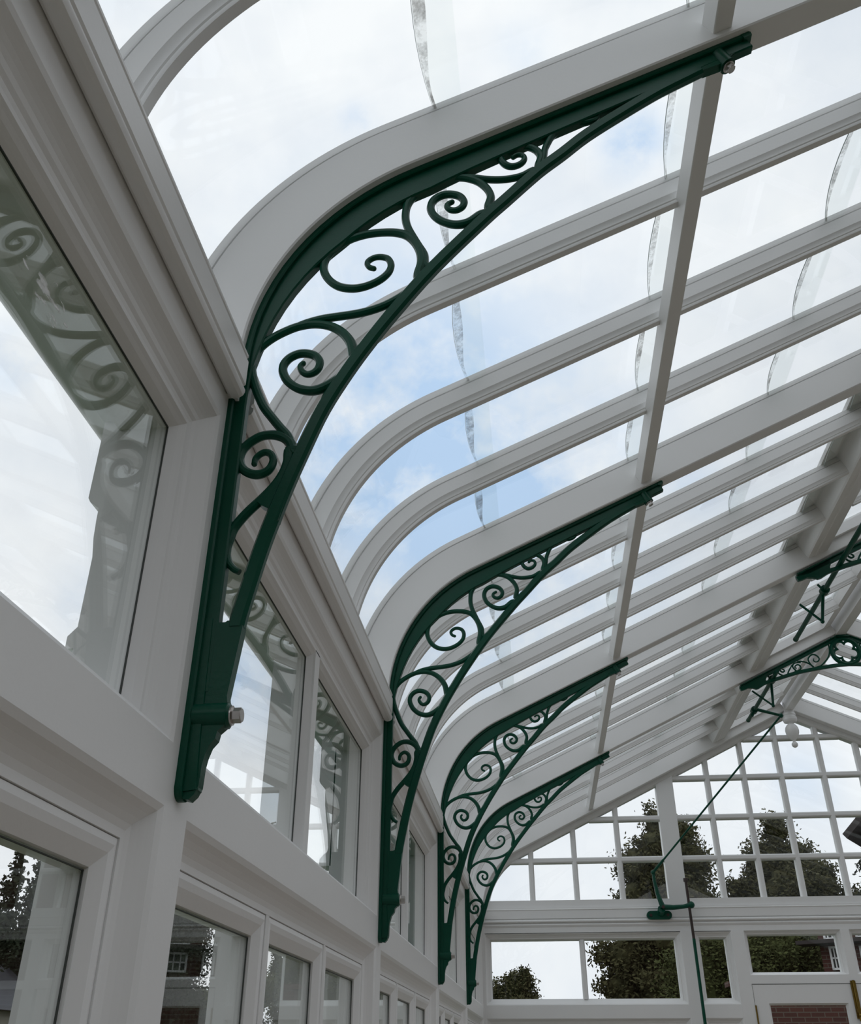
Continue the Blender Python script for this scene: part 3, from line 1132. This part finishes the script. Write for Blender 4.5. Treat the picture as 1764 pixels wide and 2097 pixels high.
for k, pts in SCR.items():
    pts = rooted(pts)
    m = MB()
    spiral = k in ('S1', 'S2s', 'S3', 'S4s', 'S5')
    stroke(m, pts, hw=.0082 if k in ('S5', 'S4c', 'S6', 'S5c') else .0092, taper1=.62 if spiral or k in ('S0', 'S6') else 1.0, knob=.0060 if spiral else 0, taper0=.45 if k in ('S2c', 'S4c', 'S6') else 1.3)
    if k == 'S0':
        m.prism_y([(.118, 2.60), (.104, 2.60), (.106, 2.565), (.096, 2.535), (.078, 2.506), (.060, 2.484), (.070, 2.474), (.084, 2.466), (.092, 2.440), (.104, 2.440), (.118, 2.50)], -.009, .009)
    m.build('scroll', 'green_iron', br, smooth=True)


def hexbolt(parent, c, ax, r=.0105, hgt=.011):
    """Washer and hexagon head at c, axis ax in the (x, z) plane."""
    ax = Vector((ax[0], 0, ax[1])).normalized()
    c = Vector(c)
    b = MB()
    b.tube(c, c + ax * hgt, r, 6)
    b.tube(c + ax * hgt, c + ax * (hgt + .0015), r * .86, 16)
    bo = b.build('bolt', 'steel', parent)
    w_ = MB()
    w_.tube(c - ax * .0028, c, r * 1.28, 20)
    w_.build('washer', 'steel', bo, smooth=True)


m = MB()
m.tube((-.004, 0, 2.082), (.052, 0, 2.082), .0215, 20)
m.tube((.050, 0, 2.082), (.0555, 0, 2.082), .0215, 20, r2=.017)
m.build('boss', 'green_iron', br, smooth=True)
hexbolt(br, (.0585, 0, 2.082), (1, 0), .0125, .014)
# head of the bracket: boss, bolt and ogee end
sb = s_at_x(1.062)
pb = roof(sb, -.002)
m = MB()
q0 = Vector((pb.x, 0, pb.y)); dn = Vector((-NS.x, 0, -NS.y))
m.tube(q0, q0 + dn * .056, .020, 20)
m.build('boss', 'green_iron', br, smooth=True)
qq = q0 + dn * .060
hexbolt(br, tuple(qq), (dn.x, dn.z), .0115, .010)
m = MB()
hd = [(1.02, 3.655), (1.025, 3.605), (1.045, 3.613), (1.072, 3.624), (1.084, 3.640), (1.100, 3.653), (1.128, 3.672), (1.140, 3.690), (1.148, 3.712), (1.135, 3.705)]
m.prism_y(hd, -.0112, .0112)
e0 = [roof(s_end - .01, 0.0), roof(s_end + .012, 0.0), roof(s_end + .015, -.004), roof(s_end + .012, -.014), roof(s_end - .01, -.014)]
m.prism_y([tuple(v_) for v_ in e0], -.023, .023)
m.build('head', 'green_iron', br, smooth=True)
where = ['largest and nearest green cast iron scrolled bracket at left', 'second green cast iron scrolled bracket along the left wall', 'third green scrolled bracket along the left wall, overlapping the last', 'farthest and smallest green scrolled bracket next to the gable windows']
tag(br, where[0], 'bracket', 'scrolled iron roof brackets')
for k in (1, 2, 3):
    c = copy_tree(br, 2.0 * k)
    c['label'] = where[k]

# ------------------------------------------------------------------ pierced iron braces under the ridge
cb = empty('ridge_brace', (XM, 6.0, 4.5))
XC = 3.133


def both(fn, name):
    for mir in (0, 1):
        m = MB()
        fn(m)
        m.v = [(x if not mir else 2 * XC - x, y + 6.0, z) for x, y, z in m.v]
        m.build(name, 'green_iron', cb, smooth=True)


def topbar(m):
    o_, i_, f_ = [], [], []
    for k in range(15):
        x = 2.245 + (XC + .01 - 2.245) * k / 14
        z = 3.18 + SL * x - .016
        o_.append((x, z)); i_.append((x + .008, z - (.012 if k == 0 else .034))); f_.append((x + .003, z - .008))
    bar_strip(m, o_, i_, .011)
    bar_strip(m, o_, f_, .026)


def botbar(m):
    lo = smooth_line([(2.388, 4.196), (2.44, 4.222), (2.50, 4.240), (2.579, 4.265), (2.733, 4.306), (2.903, 4.335), (3.03, 4.352), (XC + .005, 4.358)], 4)
    up = [p + Vector((-.004, .026)) for p in lo]
    bar_strip(m, [tuple(p) for p in up], [tuple(p) for p in lo], .012)


both(topbar, 'top_bar')
both(botbar, 'bottom_bar')
both(lambda m: m.prism_y([(2.24, 4.205), (2.25, 4.180), (2.275, 4.186), (2.31, 4.200), (2.345, 4.198), (2.372, 4.188), (2.392, 4.193), (2.44, 4.222), (2.464, 4.234), (2.458, 4.250), (2.458, 4.266), (2.466, 4.280), (2.466, 4.318)], -.011, .011), 'tip')
for pts in ([(2.851, 4.360), (2.832, 4.390), (2.824, 4.428), (2.844, 4.455), (2.872, 4.468), (2.898, 4.455), (2.912, 4.430), (2.899, 4.408), (2.878, 4.403), (2.864, 4.416), (2.869, 4.432)],
            [(3.010, 4.545), (3.008, 4.500), (2.998, 4.465), (2.980, 4.432), (2.949, 4.398), (2.914, 4.370), (2.877, 4.358), (2.85, 4.352)],
            [(2.735, 4.410), (2.760, 4.412), (2.795, 4.405), (2.830, 4.385), (2.858, 4.360)],
            [(2.712, 4.335), (2.695, 4.355), (2.692, 4.377), (2.706, 4.395), (2.730, 4.402), (2.76, 4.400)],
            [(2.700, 4.330), (2.728, 4.334), (2.752, 4.352), (2.750, 4.374), (2.734, 4.385), (2.714, 4.376), (2.707, 4.361), (2.720, 4.354)],
            [(2.638, 4.303), (2.650, 4.328), (2.668, 4.355), (2.690, 4.385)],
            [(2.585, 4.345), (2.592, 4.333), (2.605, 4.326), (2.619, 4.335), (2.614, 4.348), (2.604, 4.348)],
            [(2.565, 4.325), (2.580, 4.308), (2.600, 4.300)]):
    both(lambda m, pts=pts: stroke(m, pts, hw=.0062, hd=.008, taper1=.7), 'scroll')
m = MB()
cz = 4.484
m.path_tube([(XC + .110 * cos(2 * pi * k / 40), 6.0, cz + .110 * sin(2 * pi * k / 40)) for k in range(41)], .017)
m.build('ring', 'green_iron', cb, smooth=True)
m = MB()
lp = []
for k in range(121):
    a = 2 * pi * k / 120 - pi / 2
    rho = .062 + .036 * abs(cos(2.5 * (a + pi / 2))) ** .62
    lp.append((XC + rho * cos(a), 6.0, cz + rho * sin(a)))
m.path_tube(lp, .0105, n=8)
m.build('foil', 'green_iron', cb, smooth=True)
m = MB()
m.prism_y([(XC - .10, 4.602), (XC - .035, 4.615), (XC + .035, 4.615), (XC + .10, 4.602), (XC + .07, 4.572), (XC, 4.590), (XC - .07, 4.572)], 5.989, 6.011)
m.prism_y([(XC - .052, 4.605), (XC + .052, 4.605), (XC + .040, 4.621), (XC - .040, 4.621)], 5.972, 6.028)
m.build('crown', 'green_iron', cb, smooth=True)
tag(cb, 'green pierced iron ridge brace with a cinquefoil ring, complete left half in view', 'brace', 'pierced braces under the ridge')
c2 = copy_tree(cb, -2.0)
c2['label'] = 'green iron ridge brace cut by the right edge, above the other brace'

# ------------------------------------------------------------------ vent opening gear
SX, SZ = 2.525, 4.287
for k, (ya, yb_, yc1, yarm) in enumerate(((3.3, 5.22, 4.38, 4.42), (5.86, 7.12, 6.06, 6.10))):
    g = empty('vent_shaft', (SX, ya, SZ))
    m = MB()
    m.tube((SX, ya, SZ), (SX, yb_, SZ), .0165, 16)
    m.tube((SX, yb_ - .02, SZ), (SX, yb_, SZ), .019, 16)
    m.build('shaft', 'green_iron', g, smooth=True)
    m = MB()
    m.tube((SX, yc1 - .022, SZ), (SX, yc1 + .022, SZ), .030, 18)
    m.tube((SX - .02, yc1, SZ + .022), (SX - .035, yc1, SZ + .045), .008, 8)
    m.build('collar', 'green_iron', g, smooth=True)
    e1 = Vector((SX - .045 if k == 0 else SX - .02, yarm, SZ - .205))
    m = MB()
    m.tube((SX, yarm, SZ), e1, .012, 12, r2=.010)
    m.ball(e1, .014, 7)
    m.build('arm', 'green_iron', g, smooth=True)
    e2 = Vector((SX - .165, yarm, SZ - .075))
    m = MB()
    m.tube(e1, e2, .008, 10)
    m.build('link', 'green_iron', g, smooth=True)
    if k == 1:
        e3 = Vector((2.738, 6.80, 4.222))
        m = MB()
        m.tube((SX, 6.80, SZ), (SX, 6.86, SZ), .030, 18)
        m.tube((SX - .03, 6.83, SZ - .055), (SX + .01, 6.83, SZ + .02), .014, 10)
        m.build('collar', 'green_iron', g, smooth=True)
        m = MB()
        m.tube((SX - .02, 6.80, SZ + .008), e3, .016, 12, r2=.011)
        m.ball(e3, .021, 8)
        m.build('arm', 'green_iron', g, smooth=True)
    tag(g, ('green iron vent shaft through the nearer ridge brace, ending in mid air', 'green iron vent shaft with long lever above the slanting rod')[k], 'vent shaft', 'winding shafts for the roof vents')

EL = Vector((1.604, 7.895, 3.118))
rod = empty('connecting_rod', tuple(EL))
m = MB()
m.tube(e3, EL + (e3 - EL).normalized() * .16, .0085, 12)
m.build('rod', 'green_iron', rod, smooth=True)
m = MB()
m.tube(EL, EL + (e3 - EL).normalized() * .16, .0125, 12)
m.ball(EL, .022, 8)
m.build('end_fork', 'green_iron', rod, smooth=True)
tag(rod, 'long thin green rod slanting from the vent lever to the wall crank', 'rod')

ck = empty('crank_lever', (1.63, 7.98, 2.757))
m = MB()
pts = []
for k in range(20):
    a = pi / 2 + pi * k / 19
    pts.append((1.545 + .036 * cos(a), 2.757 + .036 * sin(a)))
for k in range(20):
    a = -pi / 2 + pi * k / 19
    pts.append((1.700 + .036 * cos(a), 2.757 + .036 * sin(a)))
m.prism_y(pts, 7.945, 7.986)
m.tube((1.64, 7.95, 2.775), (1.64, 7.885, 2.80), .034, 16)
m.build('wall_plate', 'green_iron', ck, smooth=True)
for x in (1.545, 1.700):
    m = MB()
    m.tube((x, 7.938, 2.757), (x, 7.946, 2.757), .013, 16)
    m.build('screw', 'dark_iron', ck, smooth=True)
m = MB()
m.path_tube([tuple(EL), (1.606, 7.895, 3.04), (1.622, 7.89, 2.93), (1.640, 7.885, 2.86), (1.655, 7.885, 2.815)], [.014, .015, .019, .022, .026], 12)
m.build('upright_arm', 'green_iron', ck, smooth=True)
m = MB()
m.path_tube([(1.655, 7.885, 2.815), (1.75, 7.885, 2.812), (1.84, 7.885, 2.818), (1.905, 7.885, 2.832)], [.026, .021, .018, .021], 12)
m.ball((1.910, 7.885, 2.832), .031, 8)
m.build('side_arm', 'green_iron', ck, smooth=True)
m = MB()
m.tube((1.655, 7.850, 2.815), (1.655, 7.868, 2.815), .015, 6)
m.build('pivot_bolt', 'dark_iron', ck)
tag(ck, 'green cast iron bell crank on the cornice of the gable wall', 'crank')

hr = empty('operating_rod', (1.893, 7.885, 1.0))
m = MB()
m.tube((1.888, 7.885, 3.043), (1.894, 7.885, 2.53), .0125, 12)
m.build('threaded_end', 'dark_iron', hr, smooth=True)
m = MB()
m.tube((1.894, 7.885, 2.55), (1.897, 7.885, .95), .014, 12)
m.build('rod', 'green_iron', hr, smooth=True)
m = MB()
m.tube((1.888, 7.885, 3.030), (1.888, 7.885, 3.06), .020, 8)
m.build('nut', 'dark_iron', hr)
tag(hr, 'upright rod with rust dark threaded top hanging through the crank', 'rod')

# ------------------------------------------------------------------ outside
random.seed(7)


def tree(name, label, cat, base, blobs, n, leaf, mat, core=.62, group=None, trunk=.25):
    """Crown of many small leaves over ragged limbs; blobs are (x, y, z, rx, rz)."""
    root = empty(name, base)
    m = MB()
    vol = [b[3] * b[3] * b[4] for b in blobs]
    tot = sum(vol) ** 1.0
    vs, fs = [], []
    for b, v_ in zip(blobs, vol):
        k = int(2.6 * n * (v_ / tot) ** 1.0) + (200 if core else 60)
        # ragged sprays round each limb
        sub = [(random.gauss(0, 1), random.gauss(0, 1), random.gauss(0, 1)) for _ in range(max(16, int(34 + 40 * b[3])))]
        sprays = []
        for q in sub:
            v3 = Vector(q).normalized() * random.uniform(.55, 1.0)
            sprays.append((b[0] + v3.x * b[3], b[1] + v3.y * b[3], b[2] + v3.z * b[4]))
        for _ in range(k):
            sp = random.choice(sprays)
            g = .13 * min(b[3], b[4]) + .04
            p = Vector((random.gauss(sp[0], g), random.gauss(sp[1], g), random.gauss(sp[2], g * .75)))
            u = Vector((random.gauss(0, 1), random.gauss(0, 1), random.gauss(0, 1))).normalized()
            w_ = u.orthogonal().normalized()
            l_ = leaf * random.uniform(.5, 1.05)
            o = len(vs)
            vs += [tuple(p - u * l_ * .5), tuple(p + w_ * l_ * .28), tuple(p + u * l_ * .5), tuple(p - w_ * l_ * .28)]
            fs.append((o, o + 1, o + 2, o + 3))
    m.add(vs, fs)
    if core:
        for b in blobs:
            nn = 10
            seed = random.random() * 9
            rg_ = []
            for i in range(nn + 1):
                row = []
                for j in range(2 * nn):
                    th, ph = pi * i / nn, pi * j / nn
                    wob = core * (1 + .22 * sin(3 * ph + seed + 2 * th) * sin(2.3 * th + seed) + .10 * sin(7 * ph + seed * 3 + 5 * th))
                    row.append((b[0] + b[3] * wob * max(.001, sin(th)) * cos(ph), b[1] + b[3] * wob * max(.001, sin(th)) * sin(ph), b[2] - b[4] * wob * cos(th)))
                rg_.append(row)
            m.rings(rg_)
    m.build('foliage', mat, root)
    tk = MB()
    topz = max(b[2] for b in blobs)
    tk.path_tube([(base[0], base[1], -.2), (base[0] + .05, base[1], topz * .4), (base[0], base[1], topz * .8)], [trunk, trunk * .8, trunk * .3], 10)
    tk.build('trunk', 'bark', root, smooth=True)
    tag(root, label, cat, group)
    return root


def blob_fill(pts, y):
    return [(x, y + random.uniform(-.3, .3), z, r, q) for x, z, r, q in pts]


tree('tree', 'tall broadleaf tree behind the gable post, left of centre', 'tree', (4.5, 30, 0), blob_fill([
    (4.35, 8.1, .45, .75), (4.2, 7.5, .7, .6), (5.2, 7.9, .5, .5), (3.6, 6.9, .7, .75), (4.6, 6.6, 1.1, 1.1), (5.4, 7.0, .65, .7), (3.5, 6.0, .6, .7), (5.3, 5.7, .9, 1.0),
    (4.4, 5.0, 1.4, 1.2), (3.1, 4.3, 1.0, .8), (2.8, 3.4, .75, .7), (4.2, 3.4, 1.6, 1.1), (5.4, 3.8, 1.2, 1.2), (5.0, 2.4, 1.6, 1.2), (3.2, 2.3, 1.1, 1.0)], 30), 26000, .16, 'leaf_oak')
tree('tree', 'broadleaf tree in the gable window right of the thin slanting rod', 'tree', (8.1, 30.5, 0), blob_fill([
    (8.2, 8.0, .5, .6), (8.0, 7.2, .85, .7), (8.7, 7.2, .6, .6), (7.5, 6.9, .5, .55), (8.2, 6.2, 1.3, .9), (6.9, 6.2, .65, .6), (9.3, 6.7, .55, .4), (9.4, 6.2, .5, .35), (7.4, 5.3, 1.1, .9), (9.0, 5.2, 1.3, .8),
    (6.6, 4.6, .9, 1.0), (8.2, 4.2, 1.5, 1.2), (10.1, 5.5, .8, .8), (6.8, 3.2, 1.2, 1.0)], 30.5), 24000, .16, 'leaf_oak')
tree('tree', 'tree at the right edge behind the brick house corner', 'tree', (11.3, 29, 0), blob_fill([
    (10.7, 6.5, .55, .7), (11.3, 6.7, .8, .8), (11.1, 5.6, 1.0, .8), (10.4, 5.4, .6, .5)], 29), 7000, .16, 'leaf_dark')
tree('shrub', 'small feathery bush low in the left pane of the gable wall', 'bush', (-.4, 30, 0), blob_fill([
    (-.9, 3.25, .55, .45), (-.35, 3.45, .55, .5), (-.0, 3.75, .22, .38), (-.3, 2.7, .9, .6), (.15, 3.1, .3, .3)], 30), 7000, .12, 'leaf_oak')
tree('hedge', 'ivy green hedge seen through the light above the doors', 'hedge', (5.0, 22, 0), [
    (4.0, 22, 3.0, .9, 1.1), (5.0, 22, 3.2, 1.0, 1.1), (5.9, 22, 3.6, .8, .8), (4.6, 22, 1.9, 1.3, 1.0), (6.0, 22, 2.6, .7, .8)], 15000, .11, 'leaf_olive')


def conifer(label, x, y, z, h, r, n=700):
    bl = []
    k = 9
    for i in range(k):
        f = i / (k - 1)
        bl.append((x + random.uniform(-.10, .10) * r, y + random.uniform(-.15, .15) * r, z - h * f, r * (.10 + .9 * f) * random.uniform(.8, 1.15), h * .085 + .08))
    tree('conifer', label, 'tree', (x, y, 0), bl, n, .13, 'leaf_dark', core=0, trunk=.05)


conifer('slim conifer left of the two in the bottom left window', -10.0, 17.5, 5.42, 2.0, .30)
conifer('bushier conifer right of the pair in the bottom left window', -10.0, 18.5, 5.66, 2.2, .36)
conifer('conifer half hidden behind the frame of the bottom left window', -10.3, 19.6, 6.1, 2.8, .42)
tree('tree', 'dark round tree filling the casement below the nearest bracket', 'tree', (-10, 26.8, 0), [
    (-10, 26.2, 5.3, .9, 1.0), (-10, 27.8, 4.9, .8, .9), (-10, 25.0, 5.0, .8, 1.1), (-10, 27.6, 4.1, 1.0, .8), (-10, 25.2, 3.7, 1.1, 1.0), (-10, 26.4, 2.8, 1.3, .9)], 9000, .13, 'leaf_dark')
tree('tree', 'thin young tree beside the dark round tree, second bay', 'tree', (-10, 31.8, 0), [
    (-10, 31.7, 4.50, .10, .42), (-10, 31.8, 3.9, .22, .40), (-10, 31.7, 3.3, .42, .5), (-10, 32.5, 2.6, .8, .7)], 2500, .11, 'leaf_olive')
tree('tree', 'bushy green tree in the middle casement of the second bay', 'tree', (-10, 40.5, 0), [
    (-10, 38.6, 5.3, .22, .55), (-10, 41.0, 5.7, .5, .9), (-10, 43.5, 6.1, .7, 1.0), (-10, 39.6, 4.3, .7, .8), (-10, 37, 3.9, .5, .6), (-10, 47, 5.3, .9, 1.3), (-10, 43, 3.6, 1.2, 1.0)], 12000, .16, 'leaf_olive')
tree('hedge', 'tall garden hedge behind the shed and conifers', 'hedge', (-12, 23, 0), [
    (-12, 15.5 + 2.4 * k, 2.75, 1.5, 1.15) for k in range(11)], 22000, .17, 'leaf_dark', core=.62)

sd = empty('shed', (-10, 16.5, 0))
m = MB()
m.box((-11.6, 12.5, -.12), (-9.4, 18.4, 2.45))
m.build('wall', 'weatherboard', sd)
m = MB()
m.prism_y([(-11.9, 2.40), (-9.2, 2.40), (-9.25, 2.47), (-10.5, 3.38), (-11.85, 2.47)], 12.4, 18.55)
m.build('roof', 'slate', sd)
m = MB()
m.box((-10.6, 12.4, 3.35), (-10.4, 18.6, 3.44))
m.build('ridge_tile', 'slate', sd)
tag(sd, 'low shed with a slate roof in the bottom left corner', 'shed')

HO = (6.12, 20.0, 0)
hs = empty('house', HO)


def hx(x):
    return HO[0] + (x - HO[0]) * .985


def hbx(m, x0, x1, y0, y1, z0, z1):
    m.box((hx(x0), y0, z0), (hx(x1), y1, z1))


m = MB()
hbx(m, 7.42, 15, 20.0, 27, -.12, 5.3)
hbx(m, 6.14, 7.42, 20.0, 25, -.12, 4.3)
m.build('wall', 'brick', hs)
m = MB()
m.prism_y([(7.10, 5.66), (7.17, 5.56), (11, 8.95), (14.8, 5.5), (14.9, 5.66), (11, 9.08)], 19.75, 27.2)
m.build('roof', 'dark_soffit', hs)
m = MB()
m.prism_y([(7.42, 5.25), (14.6, 5.25), (14.6, 5.6), (11, 8.85), (7.42, 5.68)], 20.0, 27)
m.build('gable', 'brick', hs)
m = MB()
hbx(m, 5.80, 15, 19.55, 20.05, 3.63, 3.70)
m.build('eave', 'dark_soffit', hs)
for (x0, x1, z0, z1) in ((6.33, 6.60, 3.17, 3.60), (6.27, 6.53, 3.72, 4.05), (6.92, 7.35, 3.20, 3.58), (6.90, 7.35, 3.72, 4.05)):
    wf = MB()
    hbx(wf, x0, x1, 19.92, 20.0, z0, z0 + .04); hbx(wf, x0, x1, 19.92, 20.0, z1 - .04, z1)
    hbx(wf, x0, x0 + .04, 19.92, 20.0, z0, z1); hbx(wf, x1 - .04, x1, 19.92, 20.0, z0, z1)
    hbx(wf, x0, x1, 19.93, 19.99, (z0 + z1) / 2 - .015, (z0 + z1) / 2 + .015)
    for k in (1, 2):
        xx = x0 + (x1 - x0) * k / 3
        hbx(wf, xx - .012, xx + .012, 19.93, 19.99, z0, z1)
    wo_ = wf.build('window', 'white_paint', hs)
    pg = MB()
    hbx(pg, x0 + .03, x1 - .03, 19.96, 19.97, z0 + .03, z1 - .03)
    pg.build('pane', 'gasket', wo_)
hs.rotation_euler = (0, 0, radians(-30))
tag(hs, 'red brick house with white sash windows at the right edge', 'house')
gw = MB()
gw.box((3.8, 17.0, -.12), (9.0, 17.3, 2.72))
gw.box((3.7, 16.95, 2.72), (9.1, 17.35, 2.80))
tag(gw.build('garden_wall', 'brick', loc=(6.8, 17.1, 0)), 'red brick garden wall seen through the door glass', 'wall')

hb = empty('house', (12, 0, 0))  # unseen wing, added to dim the lower walls and darken glass reflections
m = MB()
m.box((12.0, -9, -.12), (20, 6.0, 6.7))
m.box((-8.0, -15, -.12), (12.0, -9, 5.0))  # added block behind the camera, keeps bright sky out of the gable pane reflections
m.build('wall', 'brick', hb)
m = MB()
m.add([(11.7, -9.3, 6.7), (11.7, 6.2, 6.7), (20.3, 6.2, 6.7), (20.3, -9.3, 6.7), (16, -9.3, 9.2), (16, 6.2, 9.2)], [(0, 1, 5, 4), (1, 2, 5), (2, 3, 4, 5), (3, 0, 4), (0, 3, 2, 1)])
m.build('roof', 'slate', hb)
for yy in (-5, -1.5, 1.5, 4.0):
    for zz in (.9, 3.5):
        wf = MB()
        for a_, b_ in (((11.94, yy, zz), (12.0, yy + .06, zz + 1.5)), ((11.94, yy + .94, zz), (12.0, yy + 1.0, zz + 1.5)), ((11.94, yy, zz), (12.0, yy + 1, zz + .07)),
                       ((11.94, yy, zz + 1.43), (12.0, yy + 1, zz + 1.5)), ((11.95, yy, zz + .72), (12.0, yy + 1, zz + .78)), ((11.96, yy + .48, zz), (12.0, yy + .52, zz + 1.5))):
            wf.box(a_, b_)
        wo_ = wf.build('window', 'white_paint', hb)
        pg = MB()
        pg.box((11.97, yy + .03, zz + .03), (11.985, yy + .97, zz + 1.47))
        pg.build('pane', 'gasket', wo_)
tag(hb, 'brick house wing added outside the picture to darken walls and reflections', 'house')
